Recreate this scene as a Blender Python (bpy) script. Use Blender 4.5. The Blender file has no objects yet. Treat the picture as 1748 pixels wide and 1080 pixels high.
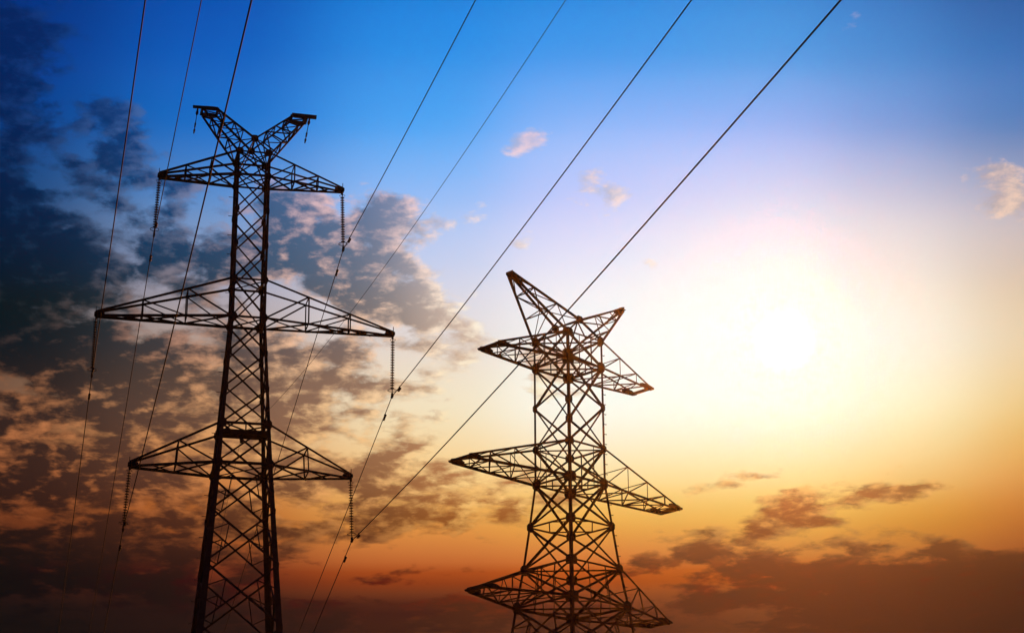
import bpy, math, random
from mathutils import Vector, Matrix

random.seed(4)
R = math.radians
SC = bpy.context.scene
COL = SC.collection

# ---------------------------------------------------------------- camera
EYE = 1.7
cam_data = bpy.data.cameras.new('camera')
cam_data.sensor_width = 36.0
cam_data.lens = 77.2
cam_data.clip_start = 0.1
cam_data.clip_end = 20000.0
cam = bpy.data.objects.new('camera', cam_data)
COL.objects.link(cam)
pitch, roll = R(19.827), R(0.4346)
fwd = Vector((0, math.cos(pitch), math.sin(pitch)))
up0 = Vector((0, -math.sin(pitch), math.cos(pitch)))
xr = Vector((1, 0, 0))
right = xr * math.cos(roll) - up0 * math.sin(roll)
up = xr * math.sin(roll) + up0 * math.cos(roll)
m = Matrix((right, up, -fwd)).transposed().to_4x4()
m.translation = (0, 0, EYE)
cam.matrix_world = m
SC.camera = cam

SC.render.engine = 'CYCLES'
SC.view_settings.view_transform = 'Standard'
SC.view_settings.look = 'None'
SC.view_settings.exposure = 0.0
SC.view_settings.gamma = 1.0
SC.view_settings.use_curve_mapping = False
SC.cycles.use_denoising = True
SC.cycles.max_bounces = 3
SC.cycles.diffuse_bounces = 2
SC.cycles.glossy_bounces = 2

# ---------------------------------------------------------------- sun
SUN_AZ, SUN_EL = 7.49, 19.0            # degrees; azimuth from +Y towards +X
sun_dir = Vector((math.sin(R(SUN_AZ)) * math.cos(R(SUN_EL)), math.cos(R(SUN_AZ)) * math.cos(R(SUN_EL)), math.sin(R(SUN_EL))))
sun_data = bpy.data.lights.new('sun', 'SUN')
sun_data.energy = 5.0
sun_data.angle = R(0.53)
sun_data.color = (1.0, 0.31, 0.045)
sun = bpy.data.objects.new('sun', sun_data)
COL.objects.link(sun)
sun.rotation_euler = (-sun_dir).to_track_quat('-Z', 'Y').to_euler()
sun.location = (200, 1500, 520)

HAZE_DENSITY, HAZE_G, HAZE_COLOR = 5.1e-5, 0.977, (0.97, 0.66, 0.22)

# ---------------------------------------------------------------- sky (world)
CLEAR_SKY = [
  (-60.0, [(0.0, (4, 2, 1)), (8.0, (6, 3, 2)), (11.63, (8, 4, 3)), (12.53, (16, 8, 5)), (13.43, (32, 14, 8)), (15.25, (50, 28, 18)), (17.08, (58, 40, 34)), (18.91, (45, 44, 52)), (20.74, (28, 46, 72)), (22.58, (16, 46, 88)), (24.4, (8, 44, 95)), (26.22, (4, 40, 98)), (28.02, (3, 38, 96)), (42, (3, 30, 80)), (90, (6, 40, 100))]),
  (-28.0, [(0.0, (4, 2, 1)), (8.0, (6, 3, 2)), (11.63, (8, 4, 3)), (12.53, (16, 8, 5)), (13.43, (32, 14, 8)), (15.25, (50, 28, 18)), (17.08, (58, 40, 34)), (18.91, (45, 44, 52)), (20.74, (28, 46, 72)), (22.58, (16, 46, 88)), (24.4, (8, 44, 95)), (26.22, (4, 40, 98)), (28.02, (3, 38, 96)), (42, (3, 32, 85)), (90, (6, 40, 100))]),
  (-13.93, [(0.0, (6, 2, 1)), (8.0, (9, 3, 2)), (11.42, (12, 5, 3)), (12.3, (32, 12, 7)), (13.18, (64, 26, 13)), (14.94, (116, 58, 30)), (16.72, (128, 80, 54)), (18.5, (80, 66, 62)), (20.28, (32, 54, 80)), (22.06, (14, 56, 104)), (23.83, (10, 62, 130)), (25.6, (4, 56, 140)), (27.35, (2, 48, 128)), (42, (3, 45, 120)), (90, (6, 40, 100))]),
  (-8.45, [(0.0, (18, 6, 3)), (8.0, (25, 9, 4)), (11.58, (34, 12, 6)), (12.47, (62, 25, 11)), (13.36, (128, 58, 26)), (15.16, (190, 110, 52)), (16.97, (205, 150, 100)), (18.78, (190, 160, 140)), (20.6, (160, 160, 180)), (22.41, (110, 150, 205)), (24.22, (48, 120, 204)), (26.01, (20, 100, 196)), (27.8, (6, 82, 180)), (42, (5, 70, 160)), (90, (6, 40, 100))]),
  (-2.83, [(0.0, (35, 14, 5)), (8.0, (48, 19, 7)), (11.64, (64, 26, 10)), (12.54, (100, 44, 18)), (13.44, (192, 100, 42)), (15.25, (242, 184, 106)), (17.08, (246, 224, 182)), (18.91, (234, 220, 208)), (20.74, (210, 212, 232)), (22.57, (165, 195, 245)), (24.4, (100, 172, 246)), (26.21, (58, 150, 236)), (28.01, (30, 130, 222)), (42, (12, 90, 185)), (90, (6, 40, 100))]),
  (2.05, [(0.0, (46, 19, 6)), (8.0, (63, 27, 9)), (11.61, (84, 36, 12)), (12.51, (134, 62, 24)), (13.41, (208, 112, 44)), (15.23, (250, 204, 122)), (17.05, (255, 245, 226)), (18.88, (253, 249, 243)), (20.72, (242, 236, 246)), (22.55, (206, 208, 250)), (24.37, (160, 190, 250)), (26.19, (92, 160, 240)), (27.99, (46, 138, 226)), (42, (20, 95, 190)), (90, (6, 40, 100))]),
  (4.8, [(0.0, (52, 24, 8)), (8.0, (72, 33, 11)), (11.56, (96, 44, 15)), (12.46, (142, 72, 27)), (13.36, (206, 114, 44)), (15.17, (250, 206, 126)), (16.99, (255, 250, 228)), (18.82, (255, 254, 250)), (20.64, (250, 246, 247)), (22.47, (224, 219, 247)), (24.29, (170, 191, 250)), (26.1, (100, 163, 239)), (27.9, (56, 140, 224)), (42, (25, 95, 188)), (90, (6, 40, 100))]),
  (7.53, [(0.0, (60, 30, 11)), (8.0, (82, 41, 15)), (11.49, (110, 55, 20)), (12.38, (150, 82, 32)), (13.28, (204, 116, 42)), (15.08, (250, 212, 126)), (16.89, (255, 251, 226)), (18.71, (255, 255, 248)), (20.52, (253, 251, 246)), (22.34, (232, 227, 244)), (24.15, (178, 190, 245)), (25.95, (108, 164, 235)), (27.74, (66, 142, 220)), (42, (30, 95, 185)), (90, (6, 40, 100))]),
  (10.69, [(0.0, (44, 18, 4)), (8.0, (60, 25, 6)), (11.38, (80, 34, 9)), (12.26, (125, 62, 20)), (13.15, (180, 98, 35)), (14.94, (238, 178, 92)), (16.73, (254, 238, 188)), (18.53, (254, 249, 230)), (20.33, (248, 237, 226)), (22.13, (220, 210, 222)), (23.93, (152, 168, 220)), (25.71, (94, 147, 217)), (27.48, (62, 124, 200)), (42, (26, 82, 165)), (90, (6, 40, 100))]),
  (13.91, [(0.0, (24, 9, 2)), (8.0, (33, 12, 3)), (11.23, (44, 17, 4)), (12.11, (92, 38, 12)), (12.99, (150, 72, 26)), (14.75, (216, 136, 62)), (16.52, (240, 188, 108)), (18.3, (240, 208, 162)), (20.08, (226, 198, 172)), (21.86, (196, 184, 194)), (23.63, (115, 140, 190)), (25.39, (72, 122, 192)), (27.14, (52, 100, 170)), (42, (22, 70, 145)), (90, (6, 40, 100))]),
  (30.0, [(0.0, (4, 2, 1)), (8.0, (6, 3, 2)), (11.63, (8, 4, 3)), (12.53, (16, 8, 5)), (13.43, (32, 14, 8)), (15.25, (50, 28, 18)), (17.08, (58, 40, 34)), (18.91, (45, 44, 52)), (20.74, (28, 46, 72)), (22.58, (16, 46, 88)), (24.4, (8, 44, 95)), (26.22, (4, 40, 98)), (28.02, (3, 38, 96)), (42, (3, 34, 88)), (90, (6, 40, 100))]),
  (60.0, [(0.0, (4, 2, 1)), (8.0, (6, 3, 2)), (11.63, (8, 4, 3)), (12.53, (16, 8, 5)), (13.43, (32, 14, 8)), (15.25, (50, 28, 18)), (17.08, (58, 40, 34)), (18.91, (45, 44, 52)), (20.74, (28, 46, 72)), (22.58, (16, 46, 88)), (24.4, (8, 44, 95)), (26.22, (4, 40, 98)), (28.02, (3, 38, 96)), (42, (3, 30, 80)), (90, (6, 40, 100))]),
]
CLOUD_SHADE = [
  (-60.0, [(0.0, (3, 1, 1)), (8.0, (4, 2, 1)), (11.63, (6, 3, 2)), (13.59, (12, 6, 4)), (15.1, (24, 13, 10)), (17.08, (30, 22, 22)), (18.91, (14, 20, 28)), (20.74, (5, 22, 38)), (24.4, (3, 26, 62)), (28.02, (3, 30, 75)), (42, (3, 25, 65)), (90, (4, 30, 80))]),
  (-26.0, [(0.0, (3, 1, 1)), (8.0, (4, 2, 1)), (11.63, (6, 3, 2)), (13.59, (12, 6, 4)), (15.1, (24, 13, 10)), (17.08, (30, 22, 22)), (18.91, (14, 20, 28)), (20.74, (5, 22, 38)), (24.4, (3, 26, 62)), (28.02, (3, 30, 75)), (42, (3, 25, 65)), (90, (4, 30, 80))]),
  (-13.0, [(0.0, (3, 1, 1)), (8.0, (5, 2, 1)), (11.45, (7, 3, 2)), (13.36, (18, 7, 4)), (14.84, (44, 22, 15)), (16.77, (44, 28, 25)), (18.56, (8, 17, 24)), (20.34, (0, 18, 34)), (23.91, (1, 30, 78)), (27.44, (1, 34, 94)), (42, (3, 35, 90)), (90, (4, 30, 80))]),
  (-9.25, [(0.0, (9, 3, 2)), (8.0, (13, 5, 3)), (11.56, (18, 7, 4)), (13.49, (44, 18, 9)), (14.99, (80, 43, 28)), (16.94, (88, 60, 49)), (18.75, (58, 52, 54)), (20.56, (22, 50, 74)), (24.17, (18, 66, 128)), (27.75, (8, 68, 148)), (42, (6, 50, 120)), (90, (4, 30, 80))]),
  (-5.25, [(0.0, (22, 8, 3)), (8.0, (30, 11, 5)), (11.62, (40, 15, 7)), (13.57, (74, 33, 15)), (15.08, (112, 68, 40)), (17.05, (138, 97, 73)), (18.87, (104, 84, 80)), (20.7, (62, 82, 106)), (24.35, (70, 105, 155)), (27.95, (60, 110, 175)), (42, (20, 70, 140)), (90, (4, 30, 80))]),
  (2.05, [(0.0, (38, 15, 5)), (8.0, (52, 21, 7)), (11.61, (70, 29, 10)), (13.56, (116, 58, 22)), (15.08, (172, 104, 52)), (17.05, (200, 148, 108)), (18.88, (210, 175, 150)), (20.72, (215, 195, 190)), (24.37, (170, 180, 220)), (27.99, (150, 170, 215)), (42, (60, 100, 170)), (90, (4, 30, 80))]),
  (11.63, [(0.0, (33, 13, 3)), (8.0, (45, 18, 4)), (11.34, (60, 24, 6)), (13.26, (112, 58, 19)), (14.74, (166, 99, 42)), (16.68, (200, 140, 80)), (18.47, (215, 165, 120)), (20.27, (210, 180, 165)), (23.85, (180, 170, 190)), (27.39, (140, 150, 200)), (42, (50, 80, 140)), (90, (4, 30, 80))]),
  (28.0, [(0.0, (3, 1, 1)), (8.0, (4, 2, 1)), (11.63, (6, 3, 2)), (13.59, (12, 6, 4)), (15.1, (24, 13, 10)), (17.08, (30, 22, 22)), (18.91, (14, 20, 28)), (20.74, (5, 22, 38)), (24.4, (3, 26, 62)), (28.02, (3, 30, 75)), (42, (3, 25, 65)), (90, (4, 30, 80))]),
  (60.0, [(0.0, (3, 1, 1)), (8.0, (4, 2, 1)), (11.63, (6, 3, 2)), (13.59, (12, 6, 4)), (15.1, (24, 13, 10)), (17.08, (30, 22, 22)), (18.91, (14, 20, 28)), (20.74, (5, 22, 38)), (24.4, (3, 26, 62)), (28.02, (3, 30, 75)), (42, (3, 25, 65)), (90, (4, 30, 80))]),
]
CLOUD_LIT = [
  (-60.0, [(0.0, (4, 2, 1)), (8.0, (6, 3, 2)), (11.63, (8, 4, 3)), (13.59, (18, 9, 6)), (15.1, (50, 28, 18)), (17.08, (80, 50, 34)), (18.91, (70, 45, 38)), (20.74, (60, 40, 45)), (24.4, (50, 50, 80)), (28.02, (40, 50, 95)), (42, (30, 45, 95)), (90, (10, 40, 100))]),
  (-26.0, [(0.0, (4, 2, 1)), (8.0, (6, 3, 2)), (11.63, (8, 4, 3)), (13.59, (18, 9, 6)), (15.1, (50, 28, 18)), (17.08, (80, 50, 34)), (18.91, (70, 45, 38)), (20.74, (60, 40, 45)), (24.4, (50, 50, 80)), (28.02, (40, 50, 95)), (42, (30, 45, 95)), (90, (10, 40, 100))]),
  (-13.0, [(0.0, (7, 2, 1)), (8.0, (10, 3, 2)), (11.45, (14, 5, 3)), (13.36, (50, 19, 9)), (14.84, (154, 82, 42)), (16.77, (182, 112, 68)), (18.56, (84, 60, 52)), (20.34, (18, 40, 58)), (23.91, (16, 56, 112)), (27.44, (12, 52, 122)), (42, (40, 60, 120)), (90, (10, 40, 100))]),
  (-9.25, [(0.0, (17, 6, 3)), (8.0, (24, 9, 4)), (11.56, (32, 12, 6)), (13.49, (84, 36, 16)), (14.99, (186, 108, 56)), (16.94, (214, 148, 94)), (18.75, (186, 132, 104)), (20.56, (118, 112, 124)), (24.17, (80, 112, 168)), (27.75, (36, 92, 172)), (42, (40, 80, 145)), (90, (10, 40, 100))]),
  (-5.25, [(0.0, (31, 13, 6)), (8.0, (43, 18, 9)), (11.62, (58, 24, 12)), (13.57, (112, 56, 28)), (15.08, (222, 152, 86)), (17.05, (240, 190, 132)), (18.87, (245, 192, 150)), (20.7, (236, 188, 168)), (24.35, (205, 180, 202)), (27.95, (130, 160, 215)), (42, (80, 110, 170)), (90, (10, 40, 100))]),
  (2.05, [(0.0, (49, 24, 11)), (8.0, (67, 33, 15)), (11.61, (90, 45, 20)), (13.56, (160, 84, 32)), (15.08, (252, 200, 120)), (17.05, (255, 235, 190)), (18.88, (255, 240, 215)), (20.72, (255, 240, 225)), (24.37, (234, 206, 220)), (27.99, (200, 192, 226)), (42, (120, 140, 190)), (90, (10, 40, 100))]),
  (11.63, [(0.0, (39, 16, 4)), (8.0, (54, 22, 6)), (11.34, (72, 30, 8)), (13.26, (134, 70, 24)), (14.74, (238, 172, 92)), (16.68, (250, 205, 130)), (18.47, (255, 225, 180)), (20.27, (255, 220, 190)), (23.85, (250, 215, 200)), (27.39, (235, 205, 205)), (42, (100, 110, 150)), (90, (10, 40, 100))]),
  (28.0, [(0.0, (4, 2, 1)), (8.0, (6, 3, 2)), (11.63, (8, 4, 3)), (13.59, (18, 9, 6)), (15.1, (50, 28, 18)), (17.08, (80, 50, 34)), (18.91, (70, 45, 38)), (20.74, (60, 40, 45)), (24.4, (50, 50, 80)), (28.02, (40, 50, 95)), (42, (30, 45, 95)), (90, (10, 40, 100))]),
  (60.0, [(0.0, (4, 2, 1)), (8.0, (6, 3, 2)), (11.63, (8, 4, 3)), (13.59, (18, 9, 6)), (15.1, (50, 28, 18)), (17.08, (80, 50, 34)), (18.91, (70, 45, 38)), (20.74, (60, 40, 45)), (24.4, (50, 50, 80)), (28.02, (40, 50, 95)), (42, (30, 45, 95)), (90, (10, 40, 100))]),
]
# azimuth, elevation, half width, half height (degrees), tilt, amount
CLOUD_BANKS = [
  (-14.39, 21.29, 5.69, 2.60, -22.0, 1.290),
  (-11.69, 18.40, 5.35, 1.45, -6.0, 1.140),
  (-14.43, 25.45, 3.38, 3.06, -30.0, 0.920),
  (-11.27, 24.21, 2.60, 1.22, -35.0, 0.840),
  (-10.53, 22.61, 3.73, 1.83, -25.0, 0.780),
  (-6.12, 22.05, 2.13, 2.14, 0.0, 0.860),
  (-8.68, 21.19, 3.07, 1.83, -10.0, 0.900),
  (-3.64, 20.43, 4.07, 3.06, -20.0, 0.820),
  (-6.33, 18.24, 6.09, 2.29, -5.0, 0.950),
  (-3.10, 15.86, 4.59, 2.60, 0.0, 0.880),
  (-11.33, 15.20, 9.97, 3.98, 0.0, 0.950),
  (-0.42, 15.10, 3.00, 1.15, 8.0, 0.680),
  (-1.01, 16.75, 1.20, 0.54, 0.0, 0.640),
  (0.89, 18.14, 1.53, 1.16, -30.0, 0.620),
  (11.93, 11.74, 7.72, 2.45, -6.0, 1.340),
  (7.09, 14.34, 4.58, 0.95, 14.0, 0.760),
  (5.73, 15.38, 1.72, 0.40, 8.0, 0.800),
  (9.59, 14.86, 3.18, 0.43, 6.0, 0.760),
  (8.08, 12.80, 5.69, 1.53, 0.0, 0.860),
  (-3.52, 11.71, 16.75, 1.53, 0.0, 0.740),
  (-12.55, 13.07, 6.84, 1.83, 0.0, 0.850),
  (0.39, 24.22, 1.00, 0.63, 25.0, 0.530),
  (2.45, 23.00, 1.44, 1.06, -20.0, 0.510),
  (13.30, 22.38, 1.87, 1.71, -20.0, 0.660),
  (-3.84, 27.55, 0.94, 0.46, 0.0, 0.520),
  (-0.95, 22.63, 0.94, 0.63, 20.0, 0.480),
  (0.20, 21.81, 1.05, 0.54, 25.0, 0.490),
  (-2.87, 24.03, 1.18, 0.46, -15.0, 0.510),
  (3.90, 21.05, 0.64, 0.34, 0.0, 0.410),
  (-13.32, 26.07, 0.74, 0.40, 0.0, 0.390),
  (4.72, 13.51, 3.09, 0.52, 10.0, 0.780),
  (4.67, 12.16, 3.06, 0.92, 0.0, 0.700),
  (13.29, 22.24, 0.94, 0.61, -25.0, 0.740),
  (-2.45, 13.06, 2.80, 0.46, 4.0, 0.660),
]


def lin(c):
    o = []
    for v in c:
        v /= 255.0
        o.append(v / 12.92 if v <= 0.04045 else ((v + 0.055) / 1.055) ** 2.4)
    return (o[0], o[1], o[2], 1.0)

world = bpy.data.worlds.new('World')
SC.world = world
world.use_nodes = True
wt = world.node_tree
wt.nodes.clear()

class X:
    """a scalar in the sky's node tree"""
    def __init__(s, k): s.k = k
    def _m(s, op, b=None, c=None):
        n = wt.nodes.new('ShaderNodeMath'); n.operation = op
        for i, v in enumerate((s, b, c)):
            if v is None: continue
            if isinstance(v, X): wt.links.new(v.k, n.inputs[i])
            else: n.inputs[i].default_value = v
        return X(n.outputs[0])
    def __add__(s, b): return s._m('ADD', b)
    __radd__ = __add__
    def __sub__(s, b): return s._m('SUBTRACT', b)
    def __rsub__(s, b): return (s * -1.0) + b
    def __mul__(s, b): return s._m('MULTIPLY', b)
    __rmul__ = __mul__
    def __truediv__(s, b): return s._m('DIVIDE', b)
    def smooth(s, a, b, lo=0.0, hi=1.0):
        n = wt.nodes.new('ShaderNodeMapRange'); n.interpolation_type = 'SMOOTHSTEP'
        wt.links.new(s.k, n.inputs[0])
        for i, v in zip((1, 2, 3, 4), (a, b, lo, hi)): n.inputs[i].default_value = v
        return X(n.outputs[0])

def vmath(op, a, b=None, scale=None):
    n = wt.nodes.new('ShaderNodeVectorMath'); n.operation = op
    for i, v in enumerate((a, b)):
        if v is None: continue
        if hasattr(v, 'is_output'): wt.links.new(v, n.inputs[i])
        else: n.inputs[i].default_value = v
    if scale is not None:
        if isinstance(scale, X): wt.links.new(scale.k, n.inputs['Scale'])
        else: n.inputs['Scale'].default_value = scale
    return n.outputs['Value'] if op in ('DOT_PRODUCT', 'LENGTH') else n.outputs['Vector']

def combine(x, y, z=0.0):
    n = wt.nodes.new('ShaderNodeCombineXYZ')
    for i, v in enumerate((x, y, z)):
        if isinstance(v, X): wt.links.new(v.k, n.inputs[i])
        else: n.inputs[i].default_value = v
    return n.outputs[0]

def mixc(f, a, b):
    n = wt.nodes.new('ShaderNodeMix'); n.data_type = 'RGBA'; n.clamp_factor = True
    wt.links.new(f.k, n.inputs[0]); wt.links.new(a, n.inputs[6]); wt.links.new(b, n.inputs[7])
    return n.outputs[2]

def noise(vec, scale, detail=6.0, rough=0.55, dist=0.0, w=None):
    n = wt.nodes.new('ShaderNodeTexNoise'); n.noise_dimensions = '3D'
    wt.links.new(vec, n.inputs['Vector'])
    n.inputs['Scale'].default_value = scale; n.inputs['Detail'].default_value = detail
    n.inputs['Roughness'].default_value = rough; n.inputs['Distortion'].default_value = dist
    return n

tc = wt.nodes.new('ShaderNodeTexCoord')
dirv = vmath('NORMALIZE', tc.outputs['Generated'])
sep = wt.nodes.new('ShaderNodeSeparateXYZ'); wt.links.new(dirv, sep.inputs[0])
dx, dy, dz = (X(sep.outputs[i]) for i in range(3))
az = dx._m('ARCTAN2', dy) * (180 / math.pi)
el = dz._m('ARCSINE') * (180 / math.pi)

# the clouds lie in a layer overhead, so they flatten towards the horizon
den = dz._m('MAXIMUM', 0.0) + 0.14
px, py = dx / den, dy / den
P = combine(px, py)
wn = noise(P, 16.0, 4.0, 0.5)
warp = vmath('SCALE', vmath('SUBTRACT', wn.outputs['Color'], (0.5, 0.5, 0.5)), scale=0.022)
P2 = vmath('ADD', P, warp)
Q = vmath('ADD', combine(dx, dy, dz - ((dz._m('MAXIMUM', 0.0) + 0.12)._m('POWER', -1.0) * 0.25)), vmath('SCALE', warp, scale=0.45))

def sky_table(tab, width):
    """colours by elevation at several azimuths, blended smoothly between them"""
    f = el._m('MAXIMUM', 0.0) / 90.0
    f = f._m('POWER', 0.5)
    acc, wsum = None, None
    a_cl = az._m('MAXIMUM', -60.0)._m('MINIMUM', 60.0)
    azs = [t[0] for t in tab]
    for i, (a0, rows) in enumerate(tab):
        n = wt.nodes.new('ShaderNodeValToRGB')
        cr = n.color_ramp; cr.interpolation = 'CARDINAL'
        while len(cr.elements) < len(rows): cr.elements.new(0.5)
        for e_, (e, c) in zip(cr.elements, rows):
            e_.position = math.sqrt(e / 90.0); e_.color = lin(c)
        wt.links.new(f.k, n.inputs[0])
        nb = [abs(a0 - o) for o in azs if o != a0]
        s = min(max(min(nb) * 0.62, 2.2), 16.0) * width
        d = (a_cl - a0) / s
        w = (d * d * -1.0)._m('EXPONENT') + 1e-5
        v = vmath('SCALE', n.outputs[0], scale=w)
        acc = v if acc is None else vmath('ADD', acc, v)
        wsum = w if wsum is None else wsum + w
    return vmath('SCALE', acc, scale=1.0 / 1.0 * X(wsum.k)._m('POWER', -1.0))

clear = sky_table(CLEAR_SKY, 1.0)
shade = sky_table(CLOUD_SHADE, 1.0)
litc = sky_table(CLOUD_LIT, 1.0)

# light reaches the clouds from the sun's side
sun_side = Vector((math.cos(R(SUN_AZ)), -math.sin(R(SUN_AZ)), -0.35))
# where the cloud banks stand
AE = combine(az, el)
bias = None
for (a0, e0, ra, re, tilt, amt) in CLOUD_BANKS:
    n = wt.nodes.new('ShaderNodeMapping'); n.vector_type = 'TEXTURE'
    wt.links.new(AE, n.inputs['Vector'])
    n.inputs['Location'].default_value = (a0, e0, 0)
    n.inputs['Rotation'].default_value = (0, 0, R(tilt))
    n.inputs['Scale'].default_value = (ra, re, 1)
    b = X(vmath('LENGTH', n.outputs[0])).smooth(0.15, 1.35, amt, 0.0)
    if bias is None: bias = b
    else:
        mx = wt.nodes.new('ShaderNodeMath'); mx.operation = 'SMOOTH_MAX'
        wt.links.new(bias.k, mx.inputs[0]); wt.links.new(b.k, mx.inputs[1]); mx.inputs[2].default_value = 0.12
        bias = X(mx.outputs[0])

large = X(noise(P, 3.8, 2.0, 0.5).outputs['Fac'])
big = X(noise(P2, 10.5, 3.0, 0.55).outputs['Fac'])
mid = X(noise(Q, 56.0, 8.0, 0.57).outputs['Fac'])
mid_s = X(noise(vmath('ADD', Q, tuple(sun_side * 0.0052)), 56.0, 6.0, 0.57).outputs['Fac'])
dens_raw = (large - 0.5) * 0.9 + (big - 0.5) * 1.2 + (mid - 0.5) * 1.35 + bias - 0.55
dens = dens_raw.smooth(-0.08, 0.22) * bias.smooth(0.02, 0.16)
core = dens_raw.smooth(0.0, 0.55)
lit = ((mid - mid_s) * 3.6 + 0.52 - core * 0.54)._m('MAXIMUM', 0.0)._m('MINIMUM', 1.0)
lit = lit * lit * (3.0 - lit * 2.0)
cloudc = mixc(lit, shade, litc)
sky = mixc(dens * 0.97, clear, cloudc)

# the bright air around the sun
cosang = X(vmath('DOT_PRODUCT', dirv, tuple(sun_dir)))
ang = cosang._m('MINIMUM', 1.0)._m('ARCCOSINE') * (180 / math.pi)
def halo(width, amt):
    d = ang / width
    return (d * d * -1.0)._m('EXPONENT') * amt
def tint(x, c):
    return vmath('SCALE', c, scale=x)
glow = vmath('ADD', tint(ang.smooth(0.45, 0.95, 0.22, 0.0), (1.0, 1.0, 1.0)), tint(halo(5.2, 0.038), (0.4, 1.0, 0.7)))
sky = vmath('ADD', sky, glow)
# the added haze brings its own golden light, subtracted here from the sky
phase = (1.0 - HAZE_G ** 2) / (4 * math.pi) * (cosang * (-2.0 * HAZE_G) + (1.0 + HAZE_G ** 2))._m('POWER', -1.5)
airlight = phase * (HAZE_DENSITY * sun_data.energy * 57.5) / dz._m('MAXIMUM', 0.04)
own = tint(airlight, tuple(a * b for a, b in zip(sun_data.color, HAZE_COLOR)))
veil = (halo(12.0, 0.55) + 0.04) * (HAZE_DENSITY * 57.5) / dz._m('MAXIMUM', 0.04)
own = vmath('ADD', own, tint(veil, (HAZE_COLOR[0], HAZE_COLOR[1] * 0.9, HAZE_COLOR[2] * 0.9)))
lim = vmath('ADD', vmath('SCALE', sky, scale=0.85), (0.002, 0.002, 0.002))
q3 = vmath('DIVIDE', own, lim)
q3 = vmath('ADD', vmath('MULTIPLY', vmath('MULTIPLY', q3, q3), q3), (1.0, 1.0, 1.0))
q3 = vmath('POWER', q3, (0.3333, 0.3333, 0.3333))
sky = vmath('SUBTRACT', sky, vmath('DIVIDE', own, q3))

nishita = wt.nodes.new('ShaderNodeTexSky'); nishita.sky_type = 'NISHITA'
nishita.sun_disc = False
nishita.sun_elevation = R(SUN_EL); nishita.sun_rotation = R(SUN_AZ)
air = vmath('SCALE', nishita.outputs[0], scale=0.0004)
sky = vmath('ADD', sky, air)
bg = wt.nodes.new('ShaderNodeBackground'); bg.inputs['Strength'].default_value = 1.0
wt.links.new(sky, bg.inputs['Color'])
wo = wt.nodes.new('ShaderNodeOutputWorld')
wt.links.new(bg.outputs[0], wo.inputs['Surface'])
world.cycles.sampling_method = 'MANUAL'
world.cycles.sample_map_resolution = 512

# ---------------------------------------------------------------- materials
def material(name, col, rough, metal=0.0, var=0.3, scale=6.0, bump=0.0, col2=None):
    mt = bpy.data.materials.new(name); mt.use_nodes = True
    nt = mt.node_tree; b = nt.nodes['Principled BSDF']
    t = nt.nodes.new('ShaderNodeTexCoord')
    n = nt.nodes.new('ShaderNodeTexNoise'); n.inputs['Scale'].default_value = scale
    n.inputs['Detail'].default_value = 6.0; n.inputs['Roughness'].default_value = 0.62
    nt.links.new(t.outputs['Object'], n.inputs['Vector'])
    r = nt.nodes.new('ShaderNodeValToRGB')
    r.color_ramp.elements[0].position = 0.32; r.color_ramp.elements[1].position = 0.7
    c2 = col2 or tuple(c * (1 + var) for c in col)
    r.color_ramp.elements[0].color = tuple(c * (1 - var) for c in col) + (1,)
    r.color_ramp.elements[1].color = tuple(c2) + (1,)
    nt.links.new(n.outputs['Fac'], r.inputs[0]); nt.links.new(r.outputs[0], b.inputs['Base Color'])
    b.inputs['Roughness'].default_value = rough; b.inputs['Metallic'].default_value = metal
    b.inputs['Specular IOR Level'].default_value = 0.12
    if bump:
        bp = nt.nodes.new('ShaderNodeBump'); bp.inputs['Strength'].default_value = bump
        nt.links.new(n.outputs['Fac'], bp.inputs['Height']); nt.links.new(bp.outputs[0], b.inputs['Normal'])
    return mt

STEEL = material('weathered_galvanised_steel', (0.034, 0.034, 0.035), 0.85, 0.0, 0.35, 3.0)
STEEL_B = material('glare_tinted_galvanised_steel', (0.06, 0.042, 0.03), 0.85, 0.0, 0.4, 3.0, col2=(0.075, 0.045, 0.03))  # grey galvanised steel, with the brown of the sun's glare put into its colour
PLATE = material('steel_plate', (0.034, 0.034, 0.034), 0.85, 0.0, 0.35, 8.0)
PORCELAIN = material('insulator_glaze', (0.03, 0.02, 0.016), 0.7, 0.0, 0.2, 20.0)
CABLE = material('stranded_aluminium_cable', (0.014, 0.014, 0.014), 0.9, 0.0, 0.25, 40.0)
CASTING = material('cast_iron', (0.04, 0.039, 0.038), 0.75, 0.0, 0.3, 15.0)
CONCRETE = material('concrete', (0.30, 0.29, 0.27), 0.9, 0.0, 0.25, 4.0, 0.2)
GRASS = material('meadow', (0.05, 0.065, 0.025), 0.95, 0.0, 0.4, 0.35, 0.5, col2=(0.10, 0.095, 0.045))

# ---------------------------------------------------------------- the ground
K = 1.2                                   # metres per drawing unit
def mesh_obj(name, verts, faces, mat, parent=None, smooth=False):
    me = bpy.data.meshes.new(name); me.from_pydata([tuple(v) for v in verts], [], faces); me.update()
    me.materials.append(mat)
    if smooth:
        for p in me.polygons: p.use_smooth = True
    o = bpy.data.objects.new(name, me); COL.objects.link(o)
    if parent: o.parent = parent
    return o

GR, NR = 2600.0, 30
gv, gf = [], []
for i in range(NR + 1):
    for j in range(96):
        r = 4.0 + GR * (i / NR) ** 2.2; a = 2 * math.pi * j / 96
        h = 0.0 if r < 260 else (r - 260) / GR * 10.0 * math.sin(a * 3 + r * 0.004)
        gv.append((r * math.cos(a), 60 + r * math.sin(a), h - (0.0 if r < 260 else 0.4 * (r - 260) / GR)))
for i in range(NR):
    for j in range(96):
        k = (j + 1) % 96
        gf.append((i * 96 + j, (i + 1) * 96 + j, (i + 1) * 96 + k, i * 96 + k))
gf.append(tuple(range(96)))
ground = mesh_obj('ground', gv, gf, GRASS)
ground['kind'] = 'structure'

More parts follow.
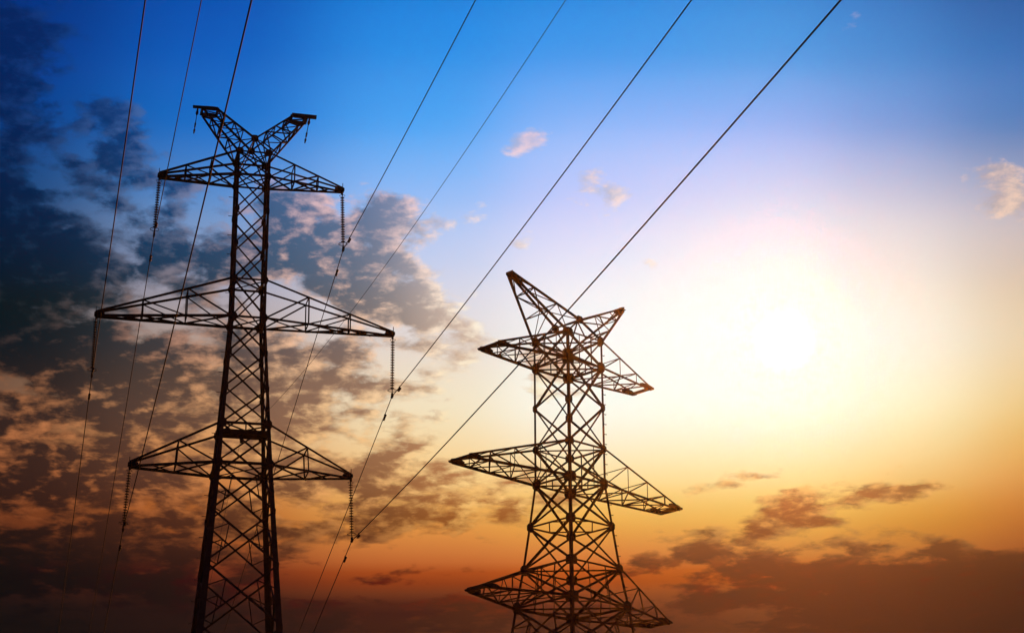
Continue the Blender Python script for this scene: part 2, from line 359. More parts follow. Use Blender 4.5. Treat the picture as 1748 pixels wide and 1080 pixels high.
# ---------------------------------------------------------------- lattice members
T_ = 0.14
def unit_angle(mat):
    """an equal-leg steel angle of unit width and length, centred on its axis"""
    pr = [(0, 0), (1, 0), (1, T_), (T_, T_), (T_, 1), (0, 1)]
    vs = [(x - 0.35, y - 0.35, z) for z in (0, 1) for x, y in pr]
    fs = [(i, (i + 1) % 6, (i + 1) % 6 + 6, i + 6) for i in range(6)]
    fs += [(0, 3, 2, 1), (0, 5, 4, 3), (6, 7, 8, 9), (6, 9, 10, 11)]
    me = bpy.data.meshes.new('steel_angle'); me.from_pydata(vs, [], fs); me.update(); me.materials.append(mat)
    return me
def unit_plate(mat):
    """an eight-sided gusset plate, one unit across, lying in x-y"""
    c = 0.24
    pr = [(-.5 + c, -.5), (.5 - c, -.5), (.5, -.5 + c), (.5, .5 - c), (.5 - c, .5), (-.5 + c, .5), (-.5, .5 - c), (-.5, -.5 + c)]
    vs = [(x, y, z) for z in (-.5, .5) for x, y in pr]
    fs = [(i, (i + 1) % 8, (i + 1) % 8 + 8, i + 8) for i in range(8)] + [tuple(range(7, -1, -1)), tuple(range(8, 16))]
    me = bpy.data.meshes.new('gusset'); me.from_pydata(vs, [], fs); me.update(); me.materials.append(mat)
    return me

def frame(p, q, nrm):
    z = (q - p); L = z.length; z = z / L
    y = Vector(nrm); y = y - z * y.dot(z)
    if y.length < 1e-4:
        y = Vector((1, 0, 0)) - z * z.x
    y.normalize(); x = y.cross(z)
    return x, y, z, L

def link(name, me, mtx, parent):
    o = bpy.data.objects.new(name, me); COL.objects.link(o)
    o.parent = parent; o.matrix_local = mtx
    return o

class Tower:
    def __init__(s, name, pos, yaw, mat, label):
        s.root = bpy.data.objects.new(name, None); COL.objects.link(s.root)
        s.root.location = (pos[0] * K, pos[1] * K, 0); s.root.rotation_euler = (0, 0, yaw)
        s.root['label'] = label; s.root['category'] = 'pylon'
        s.mat = mat; s.ang = unit_angle(mat); s.pl = unit_plate(PLATE)
        s.nrm = 0
    def w(s, u, v, z):
        """drawing units (z measured from the eye) to metres in the tower's own space"""
        return Vector((u * K, v * K, z * K + EYE))
    def bar(s, name, p, q, size, nrm, parent=None, shift=0.0):
        x, y, z, L = frame(p, q, nrm)
        w = size * K * random.uniform(0.93, 1.07)
        if random.random() < 0.5: x, z, p, q = -x, -z, q, p
        m = Matrix((x * w, y * w, z * L)).transposed().to_4x4()
        m.translation = p + y * (shift * K)
        return link(name, s.ang, m, parent or s.root)
    def plate(s, c, nrm, w, h, parent=None, t=0.022, name='gusset_plate', upv=(0, 0, 1)):
        z = Vector(nrm).normalized(); y = Vector(upv); y = (y - z * y.dot(z)).normalized(); x = y.cross(z)
        m = Matrix((x * w * K, y * h * K, z * t * K)).transposed().to_4x4()
        m.translation = c + z * (0.012 * K)
        return link(name, s.pl, m, parent or s.root)

def loft_leg(tw, su, sv, stations):
    """one tapering corner angle through all stations (z, half width, flange)"""
    vs, fs = [], []
    for (z, h, f) in stations:
        c = tw.w(su * h, sv * h, z); f *= K; t = f * 0.13
        for (a, b) in ((0, 0), (f, 0), (f, t), (t, t), (t, f), (0, f)):
            vs.append((c.x - su * a, c.y - sv * b, c.z))
    n = len(stations)
    for i in range(n - 1):
        for k in range(6):
            a, b = i * 6 + k, i * 6 + (k + 1) % 6
            fs.append((a, b, b + 6, a + 6))
    fs += [tuple(range(6)), tuple(range((n - 1) * 6, n * 6))]
    o = mesh_obj('leg', vs, fs, tw.mat, tw.root)
    return o

CORN = ((-1, -1), (1, -1), (1, 1), (-1, 1))
FACES = (((-1, -1), (1, -1), (0, -1, 0)), ((1, -1), (1, 1), (1, 0, 0)), ((1, 1), (-1, 1), (0, 1, 0)), ((-1, 1), (-1, -1), (-1, 0, 0)))

def half_width(stations, z):
    for (z0, h0, _), (z1, h1, _) in zip(stations, stations[1:]):
        if z <= z0 + 1e-6 and z >= z1 - 1e-6:
            return h0 + (h1 - h0) * (z0 - z) / (z0 - z1)
    return stations[0][1] if z > stations[0][0] else stations[-1][1]

def body(tw, stations, levels, size, rings, plates, redundant=(), far=1.0):
    hw = lambda z: half_width(stations, z)
    for su, sv in CORN:
        loft_leg(tw, su, sv, stations)
    for i, (za, zb) in enumerate(zip(levels, levels[1:])):
        ha, hb = hw(za), hw(zb)
        sz = size * (1.0 + 0.022 * i)
        for (c0, c1, n) in FACES:
            a0, a1 = tw.w(c0[0] * ha, c0[1] * ha, za), tw.w(c1[0] * ha, c1[1] * ha, za)
            b0, b1 = tw.w(c0[0] * hb, c0[1] * hb, zb), tw.w(c1[0] * hb, c1[1] * hb, zb)
            inn = Vector(n) * -1
            tw.bar('diagonal_brace', a0, b1, sz, inn, shift=0.02)
            tw.bar('diagonal_brace', a1, b0, sz, n, shift=-0.03)
            if i in redundant:
                for (t0, t1, lo, l1) in ((a0, b1, b0, a1), (a1, b0, b1, a0)):
                    # t0 upper leg node, its diagonal to t1; lo lower leg node, its diagonal to l1
                    pa = t0.lerp(t1, 0.27); pb = lo.lerp(l1, 0.27)
                    tw.bar('secondary_brace', pa, pb, 0.045, inn)
                    tw.bar('secondary_brace', pa, t0.lerp(lo, 0.42), 0.045, inn)
                    tw.bar('secondary_brace', pb, t0.lerp(lo, 0.58), 0.045, inn)
    for (z, sz, plan) in rings:
        h = hw(z)
        for (c0, c1, n) in FACES:
            tw.bar('ring_beam', tw.w(c0[0] * h, c0[1] * h, z), tw.w(c1[0] * h, c1[1] * h, z), sz, Vector(n) * -1)
        if 'x' in plan:
            tw.bar('plan_brace', tw.w(-h, -h, z), tw.w(h, h, z), 0.055, (0, 0, 1), shift=0.03)
            tw.bar('plan_brace', tw.w(h, -h, z), tw.w(-h, h, z), 0.055, (0, 0, -1), shift=0.03)
        if 'd' in plan:
            mids = [tw.w(0, -h, z), tw.w(h, 0, z), tw.w(0, h, z), tw.w(-h, 0, z)]
            for k in range(4):
                tw.bar('plan_brace', mids[k], mids[(k + 1) % 4], 0.045, (0, 0, 1), shift=0.01)
    for (z, w_, h_) in plates:
        h = hw(z)
        for (c0, c1, n) in FACES:
            for c in (c0, c1):
                o = c1 if c is c0 else c0
                ctr = tw.w(c[0] * h, c[1] * h, z)
                dirn = (tw.w(o[0] * h, o[1] * h, z) - ctr).normalized()
                tw.plate(ctr + dirn * (w_ * 0.28 * K), n, w_, h_)
    # small splice plates where the braces meet the legs between the rings
    pz = [p[0] for p in plates]
    for z in levels[1:-1]:
        if min(abs(z - q) for q in pz) < 0.3: continue
        h = hw(z)
        for (c0, c1, n) in FACES:
            for c, o in ((c0, c1), (c1, c0)):
                ctr = tw.w(c[0] * h, c[1] * h, z)
                dirn = (tw.w(o[0] * h, o[1] * h, z) - ctr).normalized()
                tw.plate(ctr + dirn * (0.10 * K), n, 0.17, 0.26, name='splice_plate')

def joined_angles(tw, name, segs, parent):
    """several heavy chords that make up one part"""
    pr = [(0, 0), (1, 0), (1, T_), (T_, T_), (T_, 1), (0, 1)]
    vs, fs = [], []
    for (p, q, size, nrm) in segs:
        x, y, z, L = frame(p, q, nrm); w = size * K; b = len(vs)
        for c in (p, q):
            for (a, d) in pr:
                vs.append(c + x * ((a - .35) * w) + y * ((d - .35) * w))
        fs += [(b + i, b + (i + 1) % 6, b + (i + 1) % 6 + 6, b + i + 6) for i in range(6)]
        fs += [(b, b + 3, b + 2, b + 1), (b, b + 5, b + 4, b + 3), (b + 6, b + 7, b + 8, b + 9), (b + 6, b + 9, b + 10, b + 11)]
    return mesh_obj(name, vs, fs, tw.mat, parent)

def crossarm(tw, side, hw_t, hw_b, zt, zb, reach, tipv, tipz, dz, fr, chord, brace, tip_beam, label):
    """side -1 / +1; four chords that run together at the tip, ties and diagonals between them"""
    top, bot = {}, {}
    for sv in (-1, 1):
        top[sv] = (tw.w(side * hw_t, sv * hw_t, zt), tw.w(side * reach, sv * tipv, tipz + dz))
        bot[sv] = (tw.w(side * hw_b, sv * hw_b, zb), tw.w(side * reach, sv * tipv, tipz - dz))
    segs = []
    for sv in (-1, 1):
        segs.append((top[sv][0], top[sv][1], chord * 0.85, (0, -sv, 0)))
        segs.append((bot[sv][0], bot[sv][1], chord, (0, -sv, 0)))
    arm = joined_angles(tw, 'crossarm', segs, tw.root)
    arm['label'] = label
    T = lambda sv, t: top[sv][0].lerp(top[sv][1], t)
    B = lambda sv, t: bot[sv][0].lerp(bot[sv][1], t)
    st = [0.0] + list(fr)
    for i, t in enumerate(st):
        for sv in (-1, 1):
            n = (0, -sv, 0)
            if i: tw.bar('arm_post', T(sv, t), B(sv, t), brace * 0.9, n, arm)
            if i + 1 < len(st):
                tw.bar('arm_diagonal', B(sv, t), T(sv, st[i + 1]), brace, n, arm)
        if i:
            tw.bar('arm_tie', B(-1, t), B(1, t), brace * 0.9, (0, 0, 1), arm)
            tw.bar('arm_tie', T(-1, t), T(1, t), brace * 0.8, (0, 0, 1), arm)
        nx = st[i + 1] if i + 1 < len(st) else 0.5 * (t + 1.0)
        if i == 0:
            tw.bar('arm_diagonal', B(-1, t), B(1, nx), brace, (0, 0, 1), arm)
            tw.bar('arm_diagonal', B(1, t), B(-1, nx), brace, (0, 0, -1), arm, 0.02)
        else:
            a, b = (-1, 1) if i % 2 else (1, -1)
            tw.bar('arm_diagonal', B(a, t), B(b, nx), brace, (0, 0, 1), arm)
            tw.bar('arm_diagonal', B(b, t), B(a, nx), brace, (0, 0, -1), arm, 0.02)
    # tip
    cz = tw.w(side * reach, 0, tipz)
    if tip_beam:
        a, b = tw.w(side * reach, -tipv - 0.06, tipz), tw.w(side * reach, tipv + 0.06, tipz)
        tw.bar('tip_beam', a, b, 0.15, (0, 0, 1), arm)
        for sv in (-1, 1):
            d = (tw.w(side * reach, sv * tipv, tipz) - tw.w(side * hw_b, sv * hw_b, zb)).normalized()
            tw.plate(tw.w(side * (reach - 0.30), sv * (tipv + 0.02), tipz + 0.035), (0, sv, 0.25), 0.70, 0.22, arm, name='tip_plate')
            tw.plate(tw.w(side * (reach - 0.08), sv * tipv, tipz - 0.02), (0, 0, 1), 0.45, 0.30, arm, t=0.05, name='tip_plate', upv=(0, 1, 0))
    else:
        tw.plate(tw.w(side * (reach - 0.14), -0.09, tipz), (0, -1, 0), 0.46, 0.27, arm, name='tip_plate')
        tw.plate(tw.w(side * (reach - 0.14), 0.09, tipz), (0, 1, 0), 0.46, 0.27, arm, name='tip_plate')
        tw.bar('tip_beam', tw.w(side * (reach - 0.02), -0.24, tipz + 0.02), tw.w(side * (reach - 0.02), 0.24, tipz + 0.02), 0.13, (0, 0, 1), arm)
        tw.bar('bird_spike', tw.w(side * (reach + 0.02), 0, tipz + 0.05), tw.w(side * (reach + 0.02), 0, tipz + 0.36), 0.03, (0, 1, 0), arm)
        tw.bar('hanger', tw.w(side * (reach + 0.0), 0, tipz + 0.1), tw.w(side * reach, 0, tipz - 0.26), 0.10, (0, 1, 0), arm)
    return arm

def peak(tw, side, hw_t, zt, vc, zc, u_in, u_out, hv, zp, chord, brace, steps, label):
    """one half of the V on top: two outer chords from the corners, two inner chords from the middle nodes"""
    out, inn = {}, {}
    for sv in (-1, 1):
        out[sv] = (tw.w(side * hw_t, sv * hw_t, zt), tw.w(side * u_out, sv * hv, zp - 0.04))
        inn[sv] = (tw.w(0, sv * vc, zc), tw.w(side * u_in, sv * hv, zp + 0.04))
    segs = []
    for sv in (-1, 1):
        segs.append((out[sv][0], out[sv][1], chord, (0, -sv, 0)))
        segs.append((inn[sv][0], inn[sv][1], chord, (0, -sv, 0)))
    pk = joined_angles(tw, 'peak_arm', segs, tw.root)
    pk['label'] = label
    Of = lambda sv, t: out[sv][0].lerp(out[sv][1], t)
    If = lambda sv, t: inn[sv][0].lerp(inn[sv][1], t)
    st = [0.0] + list(steps)
    for i, t in enumerate(st):
        nx = st[i + 1] if i + 1 < len(st) else 0.97
        for sv in (-1, 1):
            n = (0, -sv, 0)
            if i: tw.bar('peak_tie', Of(sv, t), If(sv, t), brace, n, pk)
            if i % 2 == 0: tw.bar('peak_diagonal', Of(sv, t), If(sv, nx), brace, n, pk)
            else: tw.bar('peak_diagonal', If(sv, t), Of(sv, nx), brace, n, pk)
        if i:
            tw.bar('peak_tie', Of(-1, t), Of(1, t), brace, (0, 0, 1), pk)
            tw.bar('peak_tie', If(-1, t), If(1, t), brace, (0, 0, 1), pk)
        a, b = (-1, 1) if i % 2 else (1, -1)
        tw.bar('peak_diagonal', Of(a, t), Of(b, nx), brace, (0, 0, 1), pk)
        tw.bar('peak_diagonal', If(b, t), If(a, nx), brace, (0, 0, 1), pk)
    return pk

# ---------------------------------------------------------------- wired pylon
A = Tower('transmission_tower', (-12.194, 95.0), R(13.04), STEEL, 'taller black lattice pylon with three crossarms, insulator strings and wires')
BASE = -EYE / K
stA = [(42.40, 0.775, 0.105), (41.09, 0.778, 0.11), (35.9, 0.782, 0.12), (34.06, 0.790, 0.13), (28.885, 1.113, 0.15), (27.01, 1.244, 0.20), (20.0, 1.793, 0.28), (10.0, 2.575, 0.28), (BASE, 3.46, 0.23)]
lvA = [42.277, 41.093, 41.093 - 1.729, 41.093 - 3.458, 35.906, 34.06, 34.06 - 1.725, 34.06 - 3.45, 28.885, 27.01, 24.85, 22.4, 19.65, 16.6, 13.2, 9.4, 5.1, BASE + 0.5]
rgA = [(42.277, 0.085, 'x'), (41.093, 0.095, 'x'), (35.906, 0.085, 'x'), (34.06, 0.105, 'x'), (28.885, 0.095, 'x'), (27.01, 0.105, 'x'), (13.2, 0.1, 'x')]
plA = [(42.277, 0.34, 0.36), (41.093, 0.27, 0.32), (35.906, 0.28, 0.32), (34.06, 0.34, 0.40), (28.885, 0.34, 0.42), (27.01, 0.36, 0.40)]
body(A, stA, lvA, 0.068, rgA, plA, redundant=(9, 10, 11, 12, 13, 14))
names3 = ('top', 'middle', 'lowest')
for i, (zt, zb, tz, tl, fr) in enumerate(((42.277, 41.093, 41.026, 4.30, (0.33, 0.66)), (35.906, 34.06, 33.972, 6.81, (0.33, 0.66)), (28.885, 27.01, 27.013, 4.95, (0.46,)))):
    for side in (-1, 1):
        crossarm(A, side, half_width(stA, zt), half_width(stA, zb), zt, zb, tl, 0.06, tz, 0.10, fr, 0.105, 0.066, False, '%s crossarm, %s half' % (names3[i], 'left' if side < 0 else 'right'))
for side in (-1, 1):
    pk = peak(A, side, 0.77, 42.277, 0.726, 42.982, 1.78, 2.42, 0.36, 44.47, 0.085, 0.052, (0.30, 0.55, 0.78), 'twin-beamed peak arm, %s half' % ('left' if side < 0 else 'right'))
    for sv in (-1, 1):
        A.plate(A.w(side * 2.12, sv * 0.36, 44.50), (0, sv, 0.0), 0.80, 0.20, pk, t=0.05, name='end_plate')
    A.bar('end_beam', A.w(side * 1.74, -0.40, 44.50), A.w(side * 1.74, 0.40, 44.50), 0.12, (0, 0, 1), pk)
    A.bar('end_beam', A.w(side * 2.46, -0.40, 44.50), A.w(side * 2.46, 0.40, 44.50), 0.12, (0, 0, 1), pk)
    A.bar('outrigger', A.w(side * 1.75, -0.38, 44.52), A.w(side * 2.93, -0.38, 44.50), 0.16, (0, 0, 1), pk)
for sv in (-1, 1):
    A.plate(A.w(0, sv * 0.726, 42.982), (0, sv, 0), 0.34, 0.36)
    for side in (-1, 1):
        A.bar('ring_beam', A.w(0, sv * 0.726, 42.982), A.w(side * 0.77, sv * 0.77, 42.277), 0.06, (0, -sv, 0))
        A.bar('diagonal_brace', A.w(0, sv * 0.726, 42.982), A.w(side * 0.77, sv * 0.77, 41.093), 0.055, (0, -sv, 0))
A.bar('ring_beam', A.w(0, -0.726, 42.982), A.w(0, 0.726, 42.982), 0.07, (0, 0, 1))
# the beam across the lowest crossarm with the sheave that the thin wire runs over
h = half_width(stA, 28.7)
wb = joined_angles(A, 'stringing_beam', [(A.w(-h, -0.22, 28.72), A.w(h, -0.22, 28.72), 0.19, (0, 0, 1)), (A.w(-h, 0.05, 28.72), A.w(h, 0.05, 28.72), 0.19, (0, 0, -1))], A.root)
A.bar('beam_post', A.w(0.12, -0.2, 28.7), A.w(0.12, -0.2, 29.15), 0.06, (0, 1, 0), wb)
A.plate(A.w(-0.06, -0.05, 28.46), (1, 0, 0), 0.34, 0.34, wb, t=0.12, name='sheave')
A.plate(A.w(-0.06, -0.05, 28.62), (0, 1, 0), 0.22, 0.40, wb, t=0.05, name='sheave_hanger')

def step_bolts(tw, su, sv, stations, z0, z1, dz, out):
    vs, fs = [], []
    z = z0; k = 0
    while z > z1:
        h = half_width(stations, z); c = tw.w(su * h, sv * h, z)
        d = Vector((su, 0, 0)) if k % 2 else Vector((0, sv, 0))
        d = Vector((su, 0, 0))
        e = Vector((0, 0, 1)); f = d.cross(e); r = 0.011 * K; b = len(vs)
        for t in (-0.02, out):
            for (p, q) in ((-r, -r), (r, -r), (r, r), (-r, r)): vs.append(c + d * (t * K) + e * p + f * q)
        for (p, q) in ((-r, -r), (r, -r), (r, 3.5 * r), (-r, 3.5 * r)): vs.append(c + d * ((out + 0.02) * K) + e * q + f * p)
        fs += [(b + i, b + (i + 1) % 4, b + (i + 1) % 4 + 4, b + i + 4) for i in range(4)]
        fs += [(b + i + 4, b + (i + 1) % 4 + 4, b + (i + 1) % 4 + 8, b + i + 8) for i in range(4)] + [(b + 8, b + 9, b + 10, b + 11)]
        z -= dz; k += 1
    o = mesh_obj('step_bolts', vs, fs, CASTING, tw.root); o['kind'] = 'stuff'
step_bolts(A, -1, 1, stA, 41.5, 2.0, 0.96, 0.17)

def footings(tw, h):
    for su, sv in CORN:
        c = tw.w(su * h, sv * h, BASE); r, t = 0.55, 0.42
        vs = [(c.x + a * r, c.y + b * r, -0.5) for a, b in CORN] + [(c.x + a * t, c.y + b * t, 0.42) for a, b in CORN]
        fs = [(i, (i + 1) % 4, (i + 1) % 4 + 4, i + 4) for i in range(4)] + [(4, 5, 6, 7), (3, 2, 1, 0)]
        mesh_obj('footing', vs, fs, CONCRETE, tw.root)
footings(A, 3.46)

# ---------------------------------------------------------------- bare pylon
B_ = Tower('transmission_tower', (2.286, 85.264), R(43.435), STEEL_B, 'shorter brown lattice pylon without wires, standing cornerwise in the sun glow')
stB = [(29.70, 0.996, 0.095), (28.46, 0.999, 0.098), (23.546, 1.014, 0.105), (21.797, 1.194, 0.11), (20.059, 1.385, 0.115), (18.536, 1.600, 0.12), (10.0, 2.60, 0.15), (BASE, 3.95, 0.17)]
lvB = [29.604, 28.46, 26.746, 25.007, 23.546, 21.797, 20.059, 18.536, 16.6, 14.2, 11.4, 8.0, 4.0, BASE + 0.5]
rgB = [(29.604, 0.066, 'x'), (28.46, 0.078, 'xd'), (25.007, 0.066, 'x'), (23.546, 0.082, 'xd'), (21.797, 0.074, 'd'), (20.059, 0.074, 'x'), (18.536, 0.086, 'xd'), (8.0, 0.1, 'x')]
plB = [(29.604, 0.36, 0.36), (28.46, 0.40, 0.42), (26.746, 0.24, 0.30), (25.007, 0.30, 0.30), (23.546, 0.42, 0.44), (21.797, 0.32, 0.34), (20.059, 0.38, 0.38), (18.536, 0.44, 0.44)]
body(B_, stB, lvB, 0.076, rgB, plB, redundant=(7, 8))
for i, (zt, zb, tz, tl, fr) in enumerate(((29.604, 28.46, 28.431, 4.364, (0.36, 0.70)), (25.007, 23.546, 23.504, 5.90, (0.30, 0.56, 0.80)), (20.059, 18.536, 18.576, 5.054, (0.36, 0.70)))):
    for side in (-1, 1):
        crossarm(B_, side, half_width(stB, zt), half_width(stB, zb), zt, zb, tl, 0.50, tz, 0.05, fr, 0.092, 0.044, True, '%s crossarm, %s half' % (names3[i], 'left' if side < 0 else 'right'))
    ht, hb = half_width(stB, zt), half_width(stB, zb)
    for (c0, c1, n) in FACES:
        for f in (0.33, 0.67):
            p = B_.w(c0[0] * ht, c0[1] * ht, zt).lerp(B_.w(c1[0] * ht, c1[1] * ht, zt), f)
            q = B_.w(c0[0] * hb, c0[1] * hb, zb).lerp(B_.w(c1[0] * hb, c1[1] * hb, zb), f)
            if random.random() < 0.7: B_.bar('secondary_brace', p, q, 0.038, Vector(n) * -1)
for side in (-1, 1):
    pk = peak(B_, side, 0.996, 29.604, 0.704, 30.396, 3.20, 3.27, 0.10, 31.79, 0.078, 0.042, (0.34, 0.68), 'pointed peak arm, %s half' % ('left' if side < 0 else 'right'))
    for sv in (-1, 1):
        B_.plate(B_.w(side * 3.10, sv * 0.11, 31.74), (0, sv, 0), 0.42, 0.20, pk, name='end_plate', upv=(-side, 0, 2.2))
    B_.bar('end_beam', B_.w(side * 3.24, -0.2, 31.80), B_.w(side * 3.24, 0.2, 31.80), 0.12, (0, 0, 1), pk)
for sv in (-1, 1):
    B_.plate(B_.w(0, sv * 0.704, 30.396), (0, sv, 0), 0.40, 0.32)
    for side in (-1, 1):
        B_.bar('ring_beam', B_.w(0, sv * 0.704, 30.396), B_.w(side * 0.996, sv * 0.996, 29.604), 0.07, (0, -sv, 0))
B_.bar('ring_beam', B_.w(0, -0.704, 30.396), B_.w(0, 0.704, 30.396), 0.07, (0, 0, 1))
step_bolts(B_, 1, -1, stB, 29.0, 2.0, 0.42, 0.09)
footings(B_, 3.95)

# ---------------------------------------------------------------- insulator strings
def lathe(name, prof, seg, mat):
    vs, fs = [], []
    for (r, z) in prof:
        for k in range(seg):
            a = 2 * math.pi * k / seg; vs.append((r * math.cos(a), r * math.sin(a), z))
    n = len(prof)
    for i in range(n - 1):
        for k in range(seg):
            l = (k + 1) % seg
            fs.append((i * seg + k, i * seg + l, (i + 1) * seg + l, (i + 1) * seg + k))
    fs += [tuple(range(seg - 1, -1, -1)), tuple(range((n - 1) * seg, n * seg))]
    me = bpy.data.meshes.new(name); me.from_pydata(vs, [], fs); me.update(); me.materials.append(mat)
    for p in me.polygons: p.use_smooth = True
    return me
def torus(name, Rr, r, mat, s1=28, s2=8):
    vs, fs = [], []
    for i in range(s1):
        a = 2 * math.pi * i / s1
        for j in range(s2):
            b = 2 * math.pi * j / s2
            vs.append(((Rr + r * math.cos(b)) * math.cos(a), (Rr + r * math.cos(b)) * math.sin(a), r * math.sin(b)))
    for i in range(s1):
        for j in range(s2):
            fs.append((i * s2 + j, ((i + 1) % s1) * s2 + j, ((i + 1) % s1) * s2 + (j + 1) % s2, i * s2 + (j + 1) % s2))
    me = bpy.data.meshes.new(name); me.from_pydata(vs, [], fs); me.update(); me.materials.append(mat)
    for p in me.polygons: p.use_smooth = True
    return me

DISC = lathe('disc', [(0.018, 0.05), (0.030, 0.046), (0.032, 0.022), (0.07, 0.014), (0.118, -0.004), (0.120, -0.016), (0.080, -0.013), (0.03, -0.018), (0.018, -0.04)], 14, PORCELAIN)
RING_S = torus('ring', 0.15, 0.013, CASTING)
RING_L = torus('ring', 0.245, 0.018, CASTING)
ROD = lathe('rod', [(0.026, 0.0), (0.026, 1.0)], 8, CASTING)
def clamp_mesh():
    vs, fs = [], []
    L, w = 0.26, 0.05
    prof = [(-L, 0.02), (-L * 0.55, -0.06), (L * 0.55, -0.06), (L, 0.02), (L * 0.4, 0.075), (0.06, 0.20), (-0.06, 0.20), (-L * 0.4, 0.075)]
    for s in (-w, w): vs += [(s, y, z) for y, z in prof]
    n = len(prof)
    fs = [(i, (i + 1) % n, (i + 1) % n + n, i + n) for i in range(n)] + [tuple(range(n - 1, -1, -1)), tuple(range(n, 2 * n))]
    me = bpy.data.meshes.new('clamp'); me.from_pydata(vs, [], fs); me.update(); me.materials.append(CASTING)
    return me
CLAMP = clamp_mesh()

MA = Matrix.Translation(A.root.location) @ Matrix.Rotation(R(13.04), 4, 'Z')
STR = dict(top_left=(-4.30, 41.026, -4.41, 38.02), top_right=(4.30, 41.026, 4.40, 38.01), middle_left=(-6.81, 33.972, -6.84, 31.03),
           middle_right=(6.81, 33.972, 6.81, 30.94), lowest_left=(-4.95, 27.013, -5.09, 24.05), lowest_right=(4.95, 27.013, 5.06, 24.04))
for key, (ut, zt, ub, zb) in STR.items():
    lvl, side = key.split('_')
    top = MA @ A.w(ut, 0, zt - 0.20); bot = MA @ A.w(ub, 0, zb)
    e = bpy.data.objects.new('insulator_string', None); COL.objects.link(e)
    x, y, z, L = frame(bot, top, MA.to_3x3() @ Vector((0, 1, 0)))
    mm = Matrix((x, y, z)).transposed().to_4x4(); mm.translation = bot
    e.matrix_world = mm
    e['label'] = 'insulator string hanging from the %s tip of the %s crossarm' % (side, lvl); e['category'] = 'insulator'
    e['group'] = 'insulator strings under the wired pylon'
    n = 19
    z0, z1 = 0.42, L - 0.16
    for k in range(n):
        mt = Matrix.Translation((0, 0, z0 + (z1 - z0) * (k + 0.5) / n)); link('disc', DISC, mt, e)
    link('pin', ROD, Matrix.Translation((0, 0, 0.1)) @ Matrix.Diagonal((1, 1, L - 0.05, 1)), e)
    link('corona_ring', RING_L, Matrix.Translation((0, 0, 0.34)), e)
    o = link('arcing_ring', RING_S, Matrix.Translation((0, 0, L - 0.10)), e)
    link('clamp', CLAMP, Matrix.Translation((0, 0, -0.02)), e)

# ---------------------------------------------------------------- wires
def tube(name, pts, rad, mat, seg=8, parent=None):
    vs, fs = [], []
    n = len(pts)
    for i, p in enumerate(pts):
        d = (pts[min(i + 1, n - 1)] - pts[max(i - 1, 0)]).normalized()
        s = d.cross(Vector((0, 0, 1))).normalized(); t = s.cross(d)
        for k in range(seg):
            a = 2 * math.pi * k / seg; vs.append(p + s * (rad * math.cos(a)) + t * (rad * math.sin(a)))
    for i in range(n - 1):
        for k in range(seg):
            l = (k + 1) % seg; fs.append((i * seg + k, i * seg + l, (i + 1) * seg + l, (i + 1) * seg + k))
    fs += [tuple(range(seg - 1, -1, -1)), tuple(range((n - 1) * seg, n * seg))]
    return mesh_obj(name, vs, fs, mat, parent, True)

def damper_mesh():
    """two dumb-bell weights on a short messenger cable under its clamp (along y)"""
    vs, fs = [], []
    def cyl(y0, y1, r, z, sg=8):
        b = len(vs)
        for y in (y0, y1):
            for k in range(sg):
                a = 2 * math.pi * k / sg; vs.append((r * math.cos(a), y, z + r * math.sin(a)))
        for k in range(sg):
            fs.append((b + k, b + (k + 1) % sg, b + sg + (k + 1) % sg, b + sg + k))
        fs.append(tuple(b + k for k in range(sg - 1, -1, -1))); fs.append(tuple(b + sg + k for k in range(sg)))
    cyl(-0.27, 0.27, 0.014, -0.13); cyl(-0.30, -0.10, 0.068, -0.135); cyl(0.10, 0.30, 0.068, -0.135)
    b = len(vs)
    vs.extend([(sx * 0.03, sy * 0.045, z) for z in (-0.15, 0.05) for sx, sy in CORN])
    fs.extend([(b + i, b + (i + 1) % 4, b + (i + 1) % 4 + 4, b + i + 4) for i in range(4)] + [(b + 3, b + 2, b + 1, b), (b + 4, b + 5, b + 6, b + 7)])
    me = bpy.data.meshes.new('vibration_damper'); me.from_pydata(vs, [], fs); me.update(); me.materials.append(CASTING)
    return me
DAMPER = damper_mesh()

AL = R(-0.8)
WIRES = dict(top_left=(-0.1123, 0.00028, -0.1417), top_right=(-0.1201, 0.00028, -0.1554), middle_left=(-0.1473, 0.00028, -0.125),
             middle_right=(-0.1084, 0.00028, -0.153), lowest_left=(-0.085, 0.00028, -0.1256), lowest_right=(-0.1033, 0.00028, -0.1445))
def wire_point(u, z0, s, kb, cb, kf, cf):
    if s >= 0:
        return MA @ A.w(u, s, z0 + kf * s + cf * s * s)
    t = -s
    return MA @ A.w(u + math.sin(AL) * t, -math.cos(AL) * t, z0 + kb * t + cb * t * t)
def run_wire(name, u, z0, kb, cb, kf, cf, rad, back=200.0, ahead=330.0):
    ss = [-back * (i / 60) ** 1.4 for i in range(60, 0, -1)] + [0.0] + [ahead * (i / 70) ** 1.5 for i in range(1, 71)]
    f = lambda s: wire_point(u, z0, s, kb, cb, kf, cf)
    o = tube(name, [f(s) for s in ss], rad, CABLE)
    return o, f
for key, (kb, cb, kf) in WIRES.items():
    lvl, side = key.split('_')
    ub, zb = STR[key][2], STR[key][3]
    o, f = run_wire('conductor', ub, zb, kb, cb, kf, 0.00012, 0.0235)
    o['label'] = 'power line clamped below the %s tip of the %s crossarm' % (side, lvl); o['category'] = 'wire'
    o['group'] = 'conductors of the wired pylon'
    for s in (-2.1, 2.0):
        p, q = f(s - 0.1), f(s + 0.1)
        x, y, z, L = frame(Vector((0, 0, 0)), Vector((0, 0, 1)), q - p)
        d = (q - p).normalized(); upz = Vector((0, 0, 1)); upz = (upz - d * upz.dot(d)).normalized()
        mm = Matrix((d.cross(upz), d, upz)).transposed().to_4x4(); mm.translation = f(s)
        link('vibration_damper', DAMPER, mm, o)
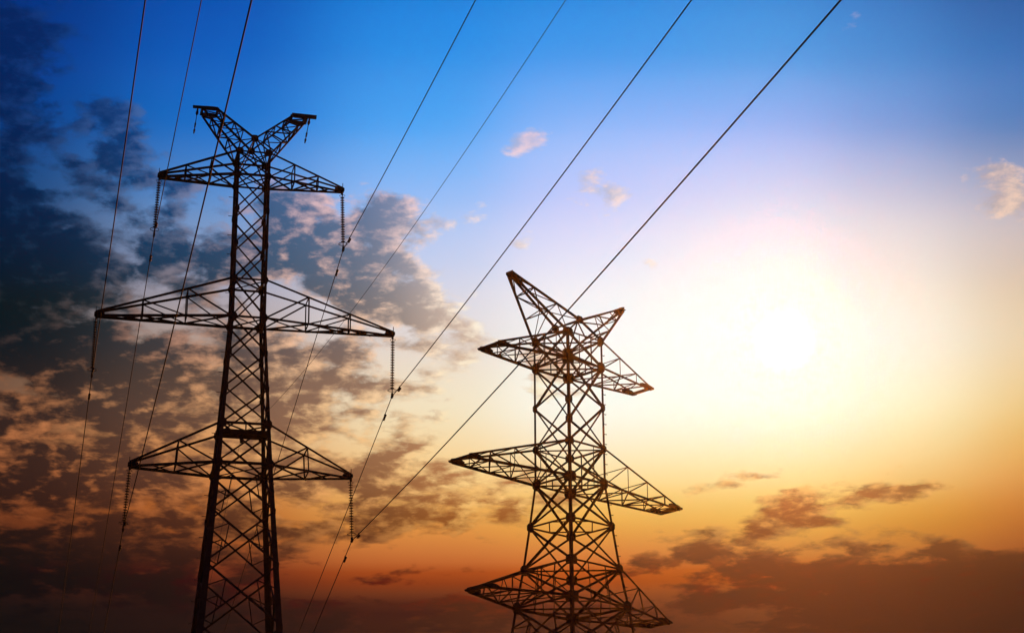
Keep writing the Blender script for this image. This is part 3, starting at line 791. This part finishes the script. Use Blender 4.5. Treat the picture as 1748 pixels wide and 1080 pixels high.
o, f = run_wire('pilot_wire', -0.05, 28.66, -0.2184, 0.00079, -0.30, 0.0006, 0.0075, back=150.0, ahead=200.0)
o['label'] = 'very thin wire running over the sheave on the lowest crossarm beam'; o['category'] = 'wire'

# the bead-like hangers below the two peaks
BEAD = lathe('bead', [(0.012, 0.10), (0.05, 0.07), (0.055, -0.02), (0.03, -0.08), (0.012, -0.10)], 10, CASTING)
for side, u0, u1 in (('left', -2.70, -2.83), ('right', 2.60, 2.41)):
    top = MA @ A.w(u0, -0.38, 44.42); bot = MA @ A.w(u1, -0.38, 43.15)
    e = bpy.data.objects.new('earth_wire_hanger', None); COL.objects.link(e)
    x, y, z, L = frame(bot, top, (0, 1, 0))
    mm = Matrix((x, y, z)).transposed().to_4x4(); mm.translation = bot; e.matrix_world = mm
    e['label'] = 'short beaded hanger dangling loose from the %s peak of the wired pylon' % side; e['category'] = 'hanger'
    link('rod', ROD, Matrix.Diagonal((0.8, 0.8, L, 1)), e)
    for t, sc in ((0.02, 0.8), (0.10, 1.1), (0.27, 0.9), (0.36, 1.0), (0.82, 1.5), (0.95, 1.0)):
        link('bead', BEAD, Matrix.Translation((0, 0, L * t)) @ Matrix.Diagonal((sc, sc, sc, 1)), e)

# ---------------------------------------------------------------- haze volume added to stand in for veiling glare
hz = [(-2700, 2700), (-2650, 2760), (-14.0, 59.5)]
vs = [(x, y, z) for z in hz[2] for (x, y) in ((hz[0][0], hz[1][0]), (hz[0][1], hz[1][0]), (hz[0][1], hz[1][1]), (hz[0][0], hz[1][1]))]
fs = [(3, 2, 1, 0), (4, 5, 6, 7), (0, 1, 5, 4), (1, 2, 6, 5), (2, 3, 7, 6), (3, 0, 4, 7)]
hm = bpy.data.materials.new('haze'); hm.use_nodes = True
ht = hm.node_tree; ht.nodes.clear()
pv = ht.nodes.new('ShaderNodeVolumePrincipled'); ho = ht.nodes.new('ShaderNodeOutputMaterial')
pv.inputs['Color'].default_value = HAZE_COLOR + (1,)
pv.inputs['Density'].default_value = HAZE_DENSITY
pv.inputs['Anisotropy'].default_value = HAZE_G
pv.inputs['Density Attribute'].default_value = ''
pv.inputs['Color Attribute'].default_value = ''
hm.cycles.homogeneous_volume = True
ht.links.new(pv.outputs[0], ho.inputs['Volume'])
haze = mesh_obj('haze', vs, fs, hm)
haze['kind'] = 'stuff'
haze['label'] = 'thin golden haze added for the glare around the sun'
